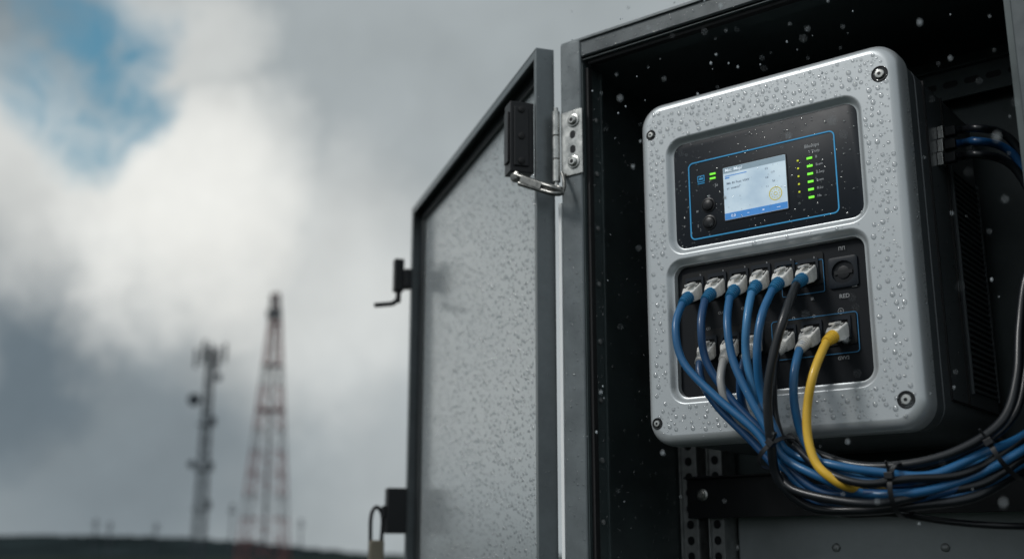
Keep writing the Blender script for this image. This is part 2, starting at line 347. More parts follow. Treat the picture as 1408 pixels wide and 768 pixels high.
for i in range(200): pts.append((Vector((.0507,random.uniform(.03,.073),random.uniform(1.5,ZT-.08))),Vector((1,0,0)),rsz(.001,.003),random.uniform(1,1.6)))
for i in range(350): pts.append((Vector((random.uniform(.05,XR),-.0001,random.uniform(ZT-.039,ZT-.008))),Vector((0,-1,0)),rsz(.0007,.0024),random.uniform(.9,1.4)))
drops('water_drops',pts,cab)
pts=[(Vector((0,random.uniform(-T,0),random.uniform(1.5,DT))),Vector((-1,0,0)),rsz(.0007,.002),random.uniform(.9,1.5)) for i in range(160)]
drops('water_drops',pts,door,xf=D2C)
# ------------------------------------------------------------ mounting hardware inside
def vrail(x0,x1,label):
    t=thing('mounting_rail',label,'rail',(x0,.40,ZB+.02))
    bm=bmesh.new(); box(bm,x0,x1,.40,.404,ZB+.02,ZT-.04); box(bm,x1-.003,x1,.404,.46,ZB+.02,ZT-.04); box(bm,x0,x0+.003,.390,.3998,ZB+.02,ZT-.04)
    obj('rail_strip',bm,M['dsteel'],t,.0008)
    bm=bmesh.new(); cx=(x0+x1)/2; z=1.50
    while z<2.1:
        loft(bm,[rl(.3998,cx,z,.008,.009,.0078,5),rl(.3993,cx,z,.008,.009,.0078,5)]); z+=.032
    obj('rail_holes',bm,M['black'],t)
vrail(.014,.050,'perforated upright steel rail against the left cabinet wall below the device')
vrail(.078,.108,'second perforated upright steel rail, right of the one at the cabinet wall')
cbz1,cbz0=at(960,655,Y=.375).z,at(960,712,Y=.375).z
t=thing('cross_bar','black horizontal cross bar bolted to the rails below the device','bar',(.04,.375,cbz0))
bm=bmesh.new(); box(bm,.040,XR,.375,.389,cbz0,cbz1); box(bm,.040,XR,.360,.3748,cbz1-.004,cbz1); obj('bar',bm,M['black'],t,.001)
bm=bmesh.new(); lathe(bm,at(966,680,Y=.3748),(0,-1,0),[(0,.012),(.002,.012),(.003,.009),(.007,.0085),(.009,.006)],18); obj('bar_bolt',bm,M['steel'],t)
t=thing('mounting_plate','flat grey mounting plate at the back of the cabinet below the cross bar','plate',(.12,.455,ZB+.1))
zt=at(1010,706,Y=.455).z
bm=bmesh.new(); box(bm,.112,XR+.1,.455,.459,ZB+.1,zt); box(bm,.112,XR+.1,.440,.4548,zt-.004,zt); obj('plate',bm,M['plate'],t,.001)
for px in (1012,1150,1300):
    bm=bmesh.new(); lathe(bm,at(px,752,Y=.4548),(0,-1,0),[(0,.008),(.003,.008),(.005,.005)],14); obj('plate_bolt',bm,M['dsteel'],t)
zz=at(1325,112,Y=.43).z
t=thing('slotted_strut','slotted horizontal steel strut behind the upper right of the device','rail',(.1,.43,zz-.03))
bm=bmesh.new(); box(bm,.112,XR+.2,.43,.434,zz-.03,zz+.03); box(bm,.112,XR+.2,.415,.4298,zz+.027,zz+.03); obj('strut',bm,M['cabdark'],t,.001)
bm=bmesh.new()
for k in range(14):
    x=.5+.04*k; loft(bm,[rl(.4299,x,zz,.014,.006,.0055,4),rl(.4295,x,zz,.014,.006,.0055,4)])
obj('strut_slots',bm,M['black'],t)
# ------------------------------------------------------------ control unit
YF=.010; X0=at(892,380,Y=YF+.02).x; X1=at(1262,330,Y=YF+.02).x
ZTOP=at(1050,104,Y=YF).z+.004; ZBOT=at(1080,598,Y=YF).z-.004
cx,cz=(X0+X1)/2,(ZTOP+ZBOT)/2; hw,hh=(X1-X0)/2,(ZTOP-ZBOT)/2
dev=thing('power_control_unit','wet silver and charcoal power control unit with lit screen and cabled sockets inside the cabinet','control unit',(cx,YF+.4,ZBOT))
def rect(l,r,t,b,Y):
    a=at(*l,Y=Y).x; c=at(*r,Y=Y).x; d=at(*t,Y=Y).z; e=at(*b,Y=Y).z
    return (a+c)/2,(d+e)/2,(c-a)/2,(d-e)/2
DP_=rect((917,270),(1190,220),(1055,158),(1055,328),YF)
PP_=rect((918,450),(1202,420),(1060,333),(1060,544),YF)
bm=bmesh.new(); NN=10
prof=[(YF+.046,.004),(YF+.043,0),(YF+.022,0),(YF+.013,.0012),(YF+.007,.0038),(YF+.003,.0078),(YF+.0008,.0125),(YF,.0165),(YF,.018)]
vs=loft(bm,[rl(y,cx,cz,hw-i,hh-i,.044-i*.6,NN) for y,i in prof],False,False)
edges=[]
def loop_edges(v): return [bm.edges.get((v[i],v[(i+1)%len(v)])) for i in range(len(v))]
edges+=loop_edges(vs[-1])
for (a,b,c,d) in (DP_,PP_):
    lv=loft(bm,[rl(y,a,b,c+o,d+o,.032+o,NN) for y,o in ((YF,.0015),(YF,0),(YF+.0008,-.0016),(YF+.0025,-.0034),(YF+.0060,-.0062),(YF+.009,-.0085),(YF+.0098,-.0115),(YF+.020,-.0125))],False,False)
    edges+=loop_edges(lv[0])
bmesh.ops.triangle_fill(bm,use_beauty=True,use_dissolve=False,edges=edges,normal=(0,-1,0))
obj('front_cover',bm,M['cover'],dev,ang=50,wn=True)
bm=bmesh.new()
loft(bm,[rl(y,cx,cz,hw-i,hh-i,.042-i*.6,NN) for y,i in ((YF+.0445,.03),(YF+.0445,.006),(YF+.09,.005),(YF+.092,.008),(YF+.095,.008),(YF+.097,.005),(YF+.40,.005),(YF+.42,.02))])
obj('rear_housing',bm,M['body'],dev,ang=30)
XS=X1-.005
y0,y1=YF+.255,YF+.398; zt,zb=at(1350,262,X=XS).z-.01,at(1372,548,X=XS).z
n=38; bm=bmesh.new()
for k in range(n):
    z=zb+(zt-zb)*k/(n-1); box(bm,XS-.002,XS+.003,y0,y1,z-.0024,z+.0024)
box(bm,XS-.002,XS+.004,y0-.006,y0-.0005,zb-.008,zt+.008); box(bm,XS-.002,XS+.004,y1+.0005,y1+.006,zb-.008,zt+.008)
obj('vent_grille',bm,M['body'],dev,.0005)
bm=bmesh.new(); box(bm,XS-.001,XS+.0006,y0,y1,zb-.004,zt+.004); obj('vent_backing',bm,M['rubber'],dev)
for a_ in ((YF+.13,YF+.133,ZBOT+.0585,ZTOP-.03),(YF+.225,YF+.227,ZBOT+.0585,ZTOP-.03),(YF+.13,YF+.40,ZBOT+.055,ZBOT+.058)):
    bm=bmesh.new(); box(bm,XS-.001,XS+.003,*a_); obj('side_seam',bm,M['rubber'],dev,.0005)
for px,py,k in ((1216,100,.85),(895,186,.6),(1246,549,.85),(904,582,.62)):
    q=at(px,py,Y=YF); mg=.017 if k<.7 else .024
    q.x=min(max(q.x,X0+mg),X1-.031); q.z=min(max(q.z,ZBOT+mg),ZTOP-.026)
    bm=bmesh.new(); lathe(bm,(q.x,YF+.003,q.z),(0,-1,0),[(0,.0165*k),(.0034,.0163*k),(.0042,.0153*k),(.0042,.0145*k),(.0034,.0138*k),(.0032,.012*k)],28)
    s=obj('screw_recess',bm,M['recess'],dev)
    bm=bmesh.new(); lathe(bm,(q.x,YF-.0003,q.z),(0,-1,0),[(0,.0095*k),(.0014,.0095*k),(.0026,.008*k),(.0028,.0040*k)],20); obj('screw',bm,M['steel'],s)
    bm=bmesh.new(); lathe(bm,(q.x,YF-.0032,q.z),(0,-1,0),[(0,.0036*k),(.0002,.0036*k)],6); obj('screw_socket',bm,M['black'],s)
# display panel
a,b,c,d=DP_; YD=YF+.010
bm=bmesh.new(); loft(bm,[rl(YD+.004,a,b,c-.0095,d-.0095,.024),rl(YD+.0005,a,b,c-.0095,d-.0095,.024),rl(YD,a,b,c-.0105,d-.0105,.023)])
disp=obj('display_panel',bm,M['inner'],dev,label='dark display panel with blue outline')
YQ=YD-.0003
def P(px,py): return at(px,py,Y=YQ)
bm=bmesh.new(); ring(bm,YQ,*rect((948,275),(1151,236),(1050,201),(1050,312),YQ),.010,.0022); obj('blue_outline',bm,M['cyan'],disp)
S=rect((996,267),(1082,249),(1040,221.5),(1040,295),YQ)
bm=bmesh.new(); loft(bm,[rl(YQ+.0002,S[0],S[1],S[2]+.002,S[3]+.002,.003,3),rl(YQ-.001,S[0],S[1],S[2]+.002,S[3]+.002,.003,3)]); obj('screen_bezel',bm,M['black'],disp)
bm=bmesh.new(); loft(bm,[rl(YQ-.0009,S[0],S[1],S[2],S[3],.001,2),rl(YQ-.0014,S[0],S[1],S[2],S[3],.001,2)]); obj('screen',bm,M['screen'],disp,label='lit pale screen showing a menu')
def strip(bm,x0,x1,z0,z1,y): box(bm,x0,x1,y,y+.0002,z0,z1)
sx0,sx1,sz0,sz1=S[0]-S[2],S[0]+S[2],S[1]-S[3],S[1]+S[3]; YS=YQ-.0017
bm=bmesh.new(); strip(bm,sx0+.0004,sx1-.0004,sz0+.0004,sz0+.012,YS); obj('menu_bar',bm,M['sblue'],disp)
bm=bmesh.new(); strip(bm,sx0+.003,sx0+.045,sz1-.0165,sz1-.0150,YS); strip(bm,sx0+.003,sx0+.012,sz1-.0205,sz1-.0180,YS); obj('screen_marks',bm,M['sblue'],disp)
bm=bmesh.new(); strip(bm,sx0+.0004,sx1-.0004,sz1-.0105,sz1-.0004,YS); obj('title_bar',bm,M['stitle'],disp)
bm=bmesh.new(); w=(sx1-sx0)
text(bm,'Mst: /Map/',sx0+.004,sz1-.0055,.0078,YS-.0002,'LEFT'); 
for k,s in enumerate(('0.0','~','\u2248','---')): text(bm,s,sx0+w*(.14+.24*k),sz0+.006,.007,YS-.0003)
obj('screen_title',bm,M['swhite'],disp)
bm=bmesh.new()
text(bm,'M6: 86 Fost: V54V',sx0+.006,sz1-.030,.0058,YS,'LEFT'); text(bm,'e1  ansert:/"',sx0+.006,sz1-.039,.0054,YS,'LEFT')
for k in range(5): text(bm,('0.5','1.2','0.8','2.0','1.1')[k],sx0+.082+.012*(k%2),sz1-.018-.008*k,.0045,YS)
obj('screen_text',bm,M['stext'],disp)
g=P(1067,266); bm=bmesh.new(); ring(bm,YS,g.x,g.z,.0120,.0120,.0119,.0016,.0003); ring(bm,YS,g.x,g.z,.0035,.0035,.0034,.0010,.0003)
for k in range(10):
    an=k*math.pi/5; strip(bm,g.x+.0075*math.cos(an)-.0009,g.x+.0075*math.cos(an)+.0009,g.z+.0075*math.sin(an)-.0009,g.z+.0075*math.sin(an)+.0009,YS)
obj('dial_icon',bm,M['sgold'],disp)
for k in range(6):
    q=P(1113+.6*k,217.5+10.7*k); bm=bmesh.new(); box(bm,q.x-.0050,q.x+.0050,YQ-.0012,YQ+.0002,q.z-.0020,q.z+.0020); obj('status_led',bm,M['green'],disp,.0005)
for k in range(5):
    q=P(1097+.6*k,221+10.7*k); bm=bmesh.new(); box(bm,q.x-.0014,q.x+.0014,YQ-.001,YQ+.0002,q.z-.0014,q.z+.0014); obj('small_led',bm,M['yellowled'],disp)
for k in range(2):
    q=P(980,239+6*k); bm=bmesh.new(); box(bm,q.x-.0055,q.x+.0055,YQ-.001,YQ+.0002,q.z-.0016,q.z+.0016); obj('status_led',bm,M['green'],disp)
q=P(964,246); bm=bmesh.new(); ring(bm,YQ,q.x,q.z,.007,.006,.001,.0014); strip(bm,q.x-.007,q.x+.007,q.z-.0095,q.z-.008,YQ-.0005); strip(bm,q.x-.004,q.x+.004,q.z-.002,q.z+.002,YQ-.0005)
obj('blue_icon',bm,M['cyan'],disp)
for px,py in ((974,282),(975.5,306)):
    q=P(px,py); bm=bmesh.new(); lathe(bm,(q.x,YQ+.001,q.z),(0,-1,0),[(0,.0135),(.002,.0135),(.0025,.0115),(.0015,.0105),(.004,.0098),(.005,.008)],28); obj('push_button',bm,M['black'],disp)
bm=bmesh.new()
for k,s in enumerate(('B','B.em','B.twp','B.em','B.Lu','Ha')): q=P(1121+.6*k,215.5+10.7*k); text(bm,s,q.x,q.z,.0062,YQ-.0002,'LEFT')
q=P(1116,200); text(bm,'Blustips',q.x,q.z,.0085,YQ-.0002); q=P(1119,206); text(bm,'1 Tium',q.x,q.z-.002,.0068,YQ-.0002)
for (x,y,s) in ((958,262,'\u25AB'),(959,291,'\u00A4'),(960,311,'I'),(981,255,'\u00B7'),(985,254,'|u'),(975,269,'o')): q=P(x,y); text(bm,s,q.x,q.z,.008,YQ-.0002)
obj('panel_print',bm,M['print'],disp)
# port panel
a,b,c,d=PP_; YP=YF+.020
bm=bmesh.new(); loft(bm,[rl(YP+.004,a,b,c-.0105,d-.0105,.024),rl(YP,a,b,c-.0105,d-.0105,.024)])
port=obj('port_panel',bm,M['port'],dev,label='black port panel with two rows of sockets')
YR=YP-.0003
up=[(957,398),(988,392),(1018,387),(1048,381),(1081,377),(1113,374)]
lo=[(975,479),(1006,475),(1038,471),(1083,465),(1118,459),(1157,453)]
def Q(px,py,Y=None): return at(px,py,Y=YR if Y is None else Y)
for row in (up,lo):
    bm=bmesh.new()
    l,r=Q(*row[0]),Q(*row[-1]); zc=(l.z+r.z)/2
    loft(bm,[rl(YR+.0002,(l.x+r.x)/2,zc+.004,(r.x-l.x)/2+.026,.027,.004,3),rl(YR-.002,(l.x+r.x)/2,zc+.004,(r.x-l.x)/2+.026,.027,.004,3)])
    obj('socket_strip',bm,M['sock'],port,.0006)
for row in (up,lo):
    for q in row:
        q=Q(*q); bm=bmesh.new()
        loft(bm,[rl(YR-.001,q.x,q.z+.003,.018,.019,.002,2),rl(YR-.005,q.x,q.z+.003,.0175,.0185,.002,2),rl(YR-.005,q.x,q.z+.002,.0135,.013,.001,2),rl(YR+.006,q.x,q.z+.002,.0135,.013,.001,2)],False,True)
        obj('network_socket',bm,M['inner'],port)
q=Q(1160,374); bm=bmesh.new(); loft(bm,[rl(YR,q.x,q.z,.025,.026,.005,4),rl(YR-.003,q.x,q.z,.0245,.0255,.005,4),rl(YR-.0034,q.x,q.z,.0235,.0245,.004,4),rl(YR-.0034,q.x,q.z,.019,.019,.0185,4),rl(YR+.003,q.x,q.z,.018,.018,.0175,4)],False,True)
rs=obj('round_socket',bm,M['inner'],port,label='large dark socket at the right end of the upper row')
bm=bmesh.new(); lathe(bm,(q.x,YR+.0028,q.z),(0,-1,0),[(0,.0170),(.001,.0170),(.0012,.011),(.004,.0105),(.0045,.008)],20); box(bm,q.x-.015,q.x+.015,YR-.002,YR+.001,q.z-.003,q.z+.003); obj('socket_core',bm,M['black'],rs)
bm=bmesh.new()
l=rect((1062,460),(1182,460),(1150,431),(1150,487),YR); ring(bm,YR-.002,*l,.006,.0011)
l=rect((1075,380),(1134,380),(1120,358),(1120,403),YR); ring(bm,YR-.0022,*l,.003,.0009)
obj('blue_outline',bm,M['dcyan'],port)
bm=bmesh.new()
for k,(x,y) in enumerate(up): q=Q(x+8,y-20); text(bm,'a',q.x,q.z,.006,YR-.0052)
for x,y,s,z in ((1162,407,'RED',.0095),(1161,492,'GVV2',.008),(1149,395,'buob',.004),(1176,393,'buob',.004),(1158,342,'\u03A0\u03A0',.008),(1118,411,'IR',.007),(1092,438,'O',.007),(1120,435,'O',.007),(1157,428,'\u2295',.007),(993,430,'CUD',.006),(1023,424,'CU',.006),(975,452,'CD',.006)):
    q=Q(x,y); text(bm,s,q.x,q.z,z,YR-.0024)
obj('panel_print',bm,M['dprint'],port)
for k in range(3):
    y=184+18*k; q=at(1290,y,X=XS)
    bm=bmesh.new(); box(bm,XS,XS+.010,q.y-.006,q.y+.010,q.z-.0115,q.z+.0115); sc=obj('side_connector',bm,M['steel'],dev,.001)
    bm=bmesh.new(); box(bm,XS+.0102,XS+.030,q.y-.004,q.y+.009,q.z-.009,q.z+.009); obj('connector_shell',bm,M['black'],sc,.002)
def inside(x,z,r,m): return abs(x-r[0])<r[2]+m and abs(z-r[1])<r[3]+m
pts=[]
while len(pts)<1900:
    x=random.uniform(X0+.019,X1-.019); z=random.uniform(ZBOT+.019,ZTOP-.019)
    if inside(x,z,DP_,.003) or inside(x,z,PP_,.003): continue
    if min(x-X0,X1-x)<.032 and min(z-ZBOT,ZTOP-z)<.032: continue
    if z<b+.15 and random.random()<.45: continue
    pts.append((Vector((x,YF-.0001,z)),Vector((0,-1,0)),rsz(.0012,.0044,2.8),random.uniform(.95,1.2)))
for i in range(200): pts.append((Vector((X1+.0001,random.uniform(YF+.024,YF+.041),random.uniform(ZBOT+.06,ZTOP-.06))),Vector((1,0,0)),rsz(.0009,.0024),random.uniform(1,1.5)))
drops('water_drops',pts,dev,flat=.62)
pts=[]
for i in range(330):
    x=DP_[0]+random.uniform(-1,1)*(DP_[2]-.014); z=DP_[1]+random.uniform(-1,1)*(DP_[3]-.014)
    if inside(x,z,S,.004): continue
    pts.append((Vector((x,YD-.0001,z)),Vector((0,-1,0)),rsz(.0008,.0026,2),random.uniform(.9,1.3)))
for i in range(30): pts.append((Vector((random.uniform(sx0,sx1),YS-.0004,random.uniform(sz0,sz1))),Vector((0,-1,0)),rsz(.0007,.0022),1.2))
drops('water_drops',pts,disp)
pts=[(Vector((XS+.0003,random.uniform(YF+.11,YF+.38),random.uniform(ZBOT+.05,ZTOP-.05))),Vector((1,0,0)),rsz(.0007,.0022),1.3) for i in range(160)]
drops('water_drops',pts,dev)
# ------------------------------------------------------------ cables
def cable(label,sock,bend,path,cm,bmm,r=.0067,gather=.36):
    s=Q(*sock,YR-.002); e=at(*bend,Y=YP-.062)
    d=(e-s); m=s+d*.50
    t=thing('network_cable',label,'cable',s)
    pth=[]
    for i,(x,y,Y) in enumerate(path):
        if gather:
            if i in (3,4): x=x+(1064-x)*gather
            if i==2: x+=(1050-x)*.1
            if i>=5 and x<1420: y+=random.uniform(-7,7)+4; Y+=random.uniform(-.010,.010)
        pth.append((x,y,Y))
    bm=bmesh.new(); P_=[m,e]+[at(x,y,Y=Y) for x,y,Y in pth]; tube(bm,smoothpath(P_,7),r,12); obj('cord',bm,M[cm],t,ang=80)
    bm=bmesh.new(); obox(bm,s+d*.02,s+d*.36,.027,.023); obox(bm,s+d*.3601,s+d*.60,.027,.023,.021,.018); pg=obj('plug',bm,M['plug'],t,.0005)
    bm=bmesh.new(); sv,uv,dv=frame_of(d); up_=uv*.0140
    obox(bm,s+d*.08+up_,s+d*.5+up_*1.35,.010,.003); obj('latch_tab',bm,M['plug'],pg,.0004)
    bm=bmesh.new()
    for k in (-1,1): obox(bm,s+d*.06+uv*.0117+sv*(.0095*k),s+d*.34+uv*.0117+sv*(.0095*k),.0018,.0010)
    obj('plug_groove',bm,M['recess'],pg)
    bm=bmesh.new(); n=d.length; prof=[(n*.5,.0075),(n*.56,.0105)]
    for k in range(5):
        q=n*(.60+.09*k); rr_=.0108-.0006*k; prof+=[(q,rr_),(q+n*.05,rr_),(q+n*.055,rr_-.0018),(q+n*.085,rr_-.0018)]
    prof.append((n*1.07,r+.0008)); lathe(bm,s,d,prof,16); obj('boot',bm,M[bmm],t)
    return t
cable('blue network cable in the leftmost socket of the upper row',up[0],(939,416),[(929,450,-.06),(940,498,-.064),(978,546,-.066),(1028,594,-.066),(1070,634,-.064),(1110,676,-.055),(1170,692,-.05),(1250,690,-.03),(1330,672,.01),(1400,640,.06),(1470,600,.12)],'cblue','bblue')
cable('blue network cable second from left in the upper row',up[1],(970,411),[(964,448,-.06),(972,498,-.055),(1002,550,-.05),(1044,597,-.052),(1080,632,-.055),(1125,664,-.06),(1180,680,-.058),(1255,679,-.035),(1335,660,.01),(1400,629,.06),(1470,588,.12)],'cdblue','bblue')
cable('blue network cable third from left in the upper row',up[2],(1004,407),[(1000,445,-.065),(1008,495,-.074),(1030,548,-.078),(1056,596,-.078),(1084,628,-.072),(1132,654,-.07),(1188,668,-.06),(1260,668,-.04),(1338,648,.0),(1400,618,.05),(1470,577,.12)],'cblue','bblue')
cable('light blue network cable fourth from left in the upper row',up[3],(1034,401),[(1027,440,-.06),(1026,490,-.06),(1038,545,-.055),(1062,592,-.04),(1095,625,-.035),(1145,645,-.04),(1200,658,-.04),(1270,656,-.025),(1345,636,.02),(1400,607,.07),(1470,566,.12)],'clblue','bblue')
cable('blue network cable second from right in the upper row',up[4],(1063,397),[(1047,435,-.075),(1041,485,-.085),(1046,540,-.07),(1066,590,-.063),(1098,622,-.055),(1150,640,-.055),(1210,648,-.05),(1280,644,-.03),(1350,624,.01),(1400,597,.06),(1470,554,.12)],'cblue','bblue')
cable('black network cable with blue boot in the right socket of the upper row',up[5],(1096,390),[(1080,430,-.085),(1064,485,-.098),(1056,545,-.098),(1058,610,-.09),(1075,660,-.075),(1115,690,-.06),(1180,703,-.055),(1260,697,-.03),(1335,682,.01),(1400,650,.06),(1470,612,.12)],'cblack','bblue',r=.0072)
cable('grey booted deep blue network cable at the left end of the lower row',lo[0],(962,497),[(965,524,-.045),(988,560,-.04),(1030,604,-.035),(1080,650,-.035),(1130,685,-.04),(1200,690,-.04),(1280,680,-.02),(1350,660,.02),(1400,632,.07),(1470,590,.13)],'cdblue','bgrey')
cable('grey network cable in the lower row',lo[1],(995,494),[(991,524,-.055),(1001,556,-.05),(1028,592,-.03),(1065,630,-.02),(1110,665,-.02),(1180,675,-.02),(1270,668,-.01),(1345,648,.03),(1400,618,.08),(1470,578,.14)],'cgrey','bgrey')
cable('deep blue network cable third in the lower row',lo[2],(1026,490),[(1018,520,-.05),(1022,560,-.035),(1045,602,-.02),(1085,640,-.01),(1135,668,-.01),(1200,668,-.01),(1280,655,.0),(1350,635,.04),(1400,606,.09),(1470,566,.15)],'cdblue','bgrey')
cable('black network cable with white plug in the middle of the lower row',lo[3],(1068,484),[(1063,520,-.055),(1065,570,-.05),(1080,615,-.05),(1082,648,-.06),(1105,672,-.075),(1150,688,-.075),(1210,690,-.065),(1280,680,-.035),(1350,660,.01),(1408,630,.06),(1470,600,.12)],'cblack','bgrey')
cable('blue network cable left of the yellow one in the lower row',lo[4],(1100,479),[(1092,515,-.06),(1093,560,-.06),(1106,605,-.05),(1134,640,-.05),(1185,660,-.05),(1260,660,-.03),(1340,642,.02),(1400,610,.07),(1470,566,.12)],'cblue','bgrey',gather=0)
cable('yellow network cable in the right socket of the lower row',lo[5],(1137,469),[(1119,512,-.07),(1110,560,-.075),(1111,602,-.078),(1122,636,-.082),(1142,656,-.082),(1166,669,-.068),(1200,675,-.022),(1262,670,.0),(1338,655,.04),(1400,630,.09),(1470,590,.15)],'cyellow','byel',r=.0068,gather=0)
for k in range(3):
    q=at(1290,184+18*k,X=XS); s=Vector((XS+.028,q.y+.003,q.z))
    t=thing('side_lead',('top','middle','bottom')[k]+' dark lead plugged into the side of the control unit','cable',s)
    bm=bmesh.new(); e=[(1340,176+18*k,.13),(1375,182+18*k,.16),(1400,205+16*k,.18),(1425,260+12*k,.20),(1440,340,.22)]
    tube(bm,smoothpath([s,s+Vector((.015,.004,.0))]+[at(x,y,Y=Y) for x,y,Y in e],7),.0068); obj('cord',bm,M['cblack'] if k!=1 else M['cdblue'],t,ang=80)
for k,(lab,pth) in enumerate((
  ('thick black cable sweeping down the right side and under the control unit',[(1440,330,.12),(1412,380,.10),(1402,450,.08),(1398,520,.05),(1378,578,.02),(1320,618,-.01),(1250,638,-.03),(1180,640,-.035),(1120,622,-.02),(1085,600,.0)]),
  ('thin black cable sweeping down beside the thick one at the right edge',[(1450,360,.13),(1424,420,.12),(1412,500,.09),(1398,565,.06),(1355,608,.03),(1290,634,.0),(1220,650,-.015),(1150,650,-.01)]),
  ('black cable running low to the right below the cable bundle',[(1080,640,-.02),(1110,684,.0),(1160,706,.0),(1230,706,.02),(1300,716,.04),(1370,722,.06),(1440,722,.1),(1480,715,.12)]),
  ('thin black cable threading through the middle of the bundle',[(1092,612,-.05),(1130,645,-.075),(1185,664,-.078),(1250,658,-.055),(1320,652,-.01),(1380,622,.04),(1450,570,.10)]))):
    P_=[at(x,y,Y=Y) for x,y,Y in pth]; t=thing('black_cable',lab,'cable',P_[0]); bm=bmesh.new(); tube(bm,smoothpath(P_,7),(.0072,.0052,.0052,.0060)[k]); obj('cord',bm,M['cblack'],t,ang=80)
def tie(px,py,Y,dx,dy,ra,rb,label):
    c_=at(px,py,Y=Y); t_=(at(px+dx,py+dy,Y=Y)-c_).normalized(); v=Vector((0,1,0)); s=t_.cross(v).normalized()
    t=thing('cable_tie',label,'cable tie',c_); bm=bmesh.new(); L=[]
    for i in range(40):
        a=2*math.pi*i/40; o=s*math.cos(a); w=v*math.sin(a)
        L.append([c_+o*(ra+e)+w*(rb+e)+t_*h for h,e in ((-.0035,0),(.0035,0),(.0035,.0018),(-.0035,.0018))])
    vs=[[bm.verts.new(p_) for p_ in l] for l in L]
    for i in range(40):
        a,b_=vs[i],vs[(i+1)%40]
        for k in range(4): bm.faces.new((a[k],a[(k+1)%4],b_[(k+1)%4],b_[k]))
    obj('strap',bm,M['black'],t,ang=50)
    bm=bmesh.new(); hp=c_+s*(ra*.5)-v*(rb*.9+.004); obox(bm,hp-t_*.006,hp+t_*.006,.011,.010); tube(bm,[hp,hp+s*.012-v*.004,hp+s*.02-v*.01],.0022,6); obj('tie_head',bm,M['black'],t,.0008)
tie(1070,622,-.055,10,10,.031,.05,'black cable tie round the bundle just below the control unit')
tie(1241,674,-.036,20,-1,.038,.05,'black cable tie round the middle of the horizontal bundle')
tie(1384,626,.045,20,-11,.036,.055,'black cable tie round the bundle at the right edge')
# ------------------------------------------------------------ rain in the air
bm=bmesh.new()
for i in range(180):
    if random.random()<.5: px,py=random.gauss(960,150),random.uniform(0,220)
    else: px,py=random.uniform(790,1400),random.uniform(0,720)
    if px<785: continue
    c_=at(px,py,Y=random.uniform(-.75,-.03)); r=rsz(.0006,.0020)
    s=bmesh.ops.create_icosphere(bm,subdivisions=1,radius=1)
    bmesh.ops.transform(bm,matrix=Matrix.Translation(c_)@Matrix.Diagonal((r,r,r*random.uniform(1.1,2.0),1)),verts=s['verts'])
bm.transform(Mc)
o=obj('falling_rain',bm,M['rain'],None,kind='stuff'); o['label']='small bright raindrops falling in front of the open cabinet'; o['category']='rain'
# ------------------------------------------------------------ background
def wp(px,py,D):
    r_=ray(px,py); return CAM+r_*(D/r_.y)
bm=bmesh.new(); n=48
ctr=bm.verts.new((0,0,0)); rg=[bm.verts.new((6000*math.cos(2*math.pi*i/n),6000*math.sin(2*math.pi*i/n),0)) for i in range(n)]
for i in range(n): bm.faces.new((ctr,rg[i],rg[(i+1)%n]))
obj('ground',bm,M['ground'],None,kind='structure')
bm=bmesh.new(); A=[];B=[];Cc=[]
prof=[(-900,741),(-400,738),(-200,736),(0,736),(90,735),(180,736),(260,739),(330,744),(400,750),(460,756),(510,761),(560,763),(900,764)]
NS=260
for i in range(NS):
    px=-900+1800*i/(NS-1)
    for (a,ya),(b_,yb) in zip(prof,prof[1:]):
        if a<=px<=b_: y=ya+(yb-ya)*(px-a)/(b_-a); break
    top=wp(px,y,700); top.z=max(.2,top.z+random.uniform(-.35,.6)); A.append(bm.verts.new((top.x*.8,560,-.5))); B.append(bm.verts.new(top)); Cc.append(bm.verts.new((top.x*1.4,980,-.5)))
for i in range(NS-1):
    bm.faces.new((A[i],A[i+1],B[i+1],B[i])); bm.faces.new((B[i],B[i+1],Cc[i+1],Cc[i]))
obj('hills',bm,M['hill'],None,kind='structure')
def beam(bm,a,b,t,mi=0): cyl(bm,a,b,t/2,seg=6,mi=mi)
def lattice(bm,h,w0,w1,n,t,mif=lambda f:0,tb=None):
    tb=tb or t*.6; c=lambda f,k:(Vector(((1,1),(-1,1),(-1,-1),(1,-1))[k]+(0,))*((w0+(w1-w0)*f)/2)+Vector((0,0,h*f)))
    for i in range(n):
        f0,f1=i/n,(i+1)/n; mi=mif((f0+f1)/2)
        for k in range(4):
            k2=(k+1)%4
            beam(bm,c(f0,k),c(f1,k),t,mi); beam(bm,c(f1,k),c(f1,k2),tb,mi); beam(bm,c(f0,k),c(f1,k2),tb,mi); beam(bm,c(f0,k2),c(f1,k),tb,mi)
b0=wp(272,762,150); b0.z=0; H1=wp(284,470,150).z
t=thing('telecom_mast','slim dark lattice telecom mast with panel antennas, left of the red and white tower','mast',b0,world=True); ORG[t.name]=Vector((0,0,0))
bm=bmesh.new(); lattice(bm,H1*.97,1.5,.7,15,.17,tb=.09); beam(bm,(0,0,H1*.9),(0,0,H1*1.0),.2); obj('mast_lattice',bm,M['towg'],t)
for i in range(6):
    a=2*math.pi*i/6+.3; hx,hy=math.cos(a)*1.9,math.sin(a)*1.9; z=H1*.955-(1.0 if i%2 else 0)
    bm=bmesh.new(); box(bm,hx-.17,hx+.17,hy-.13,hy+.13,z-1.3,z+1.3); beam(bm,(0,0,z-.6),(hx,hy,z-.6),.1); beam(bm,(0,0,z+.6),(hx,hy,z+.6),.1); obj('panel_antenna',bm,M['ant'],t)
for (dx,z,r) in ((-1.5,H1-8.0,.85),(1.5,H1-5.0,.5),(-1.3,H1-16.5,.5)):
    bm=bmesh.new(); lathe(bm,(dx,-.6,z),(0,-1,0),[(0,r*.3),(.25,r*.9),(.4,r),(.7,r),(.72,r*.9)],18); beam(bm,(0,0,z),(dx,-.5,z),.15); obj('dish_antenna',bm,M['ant'],t)
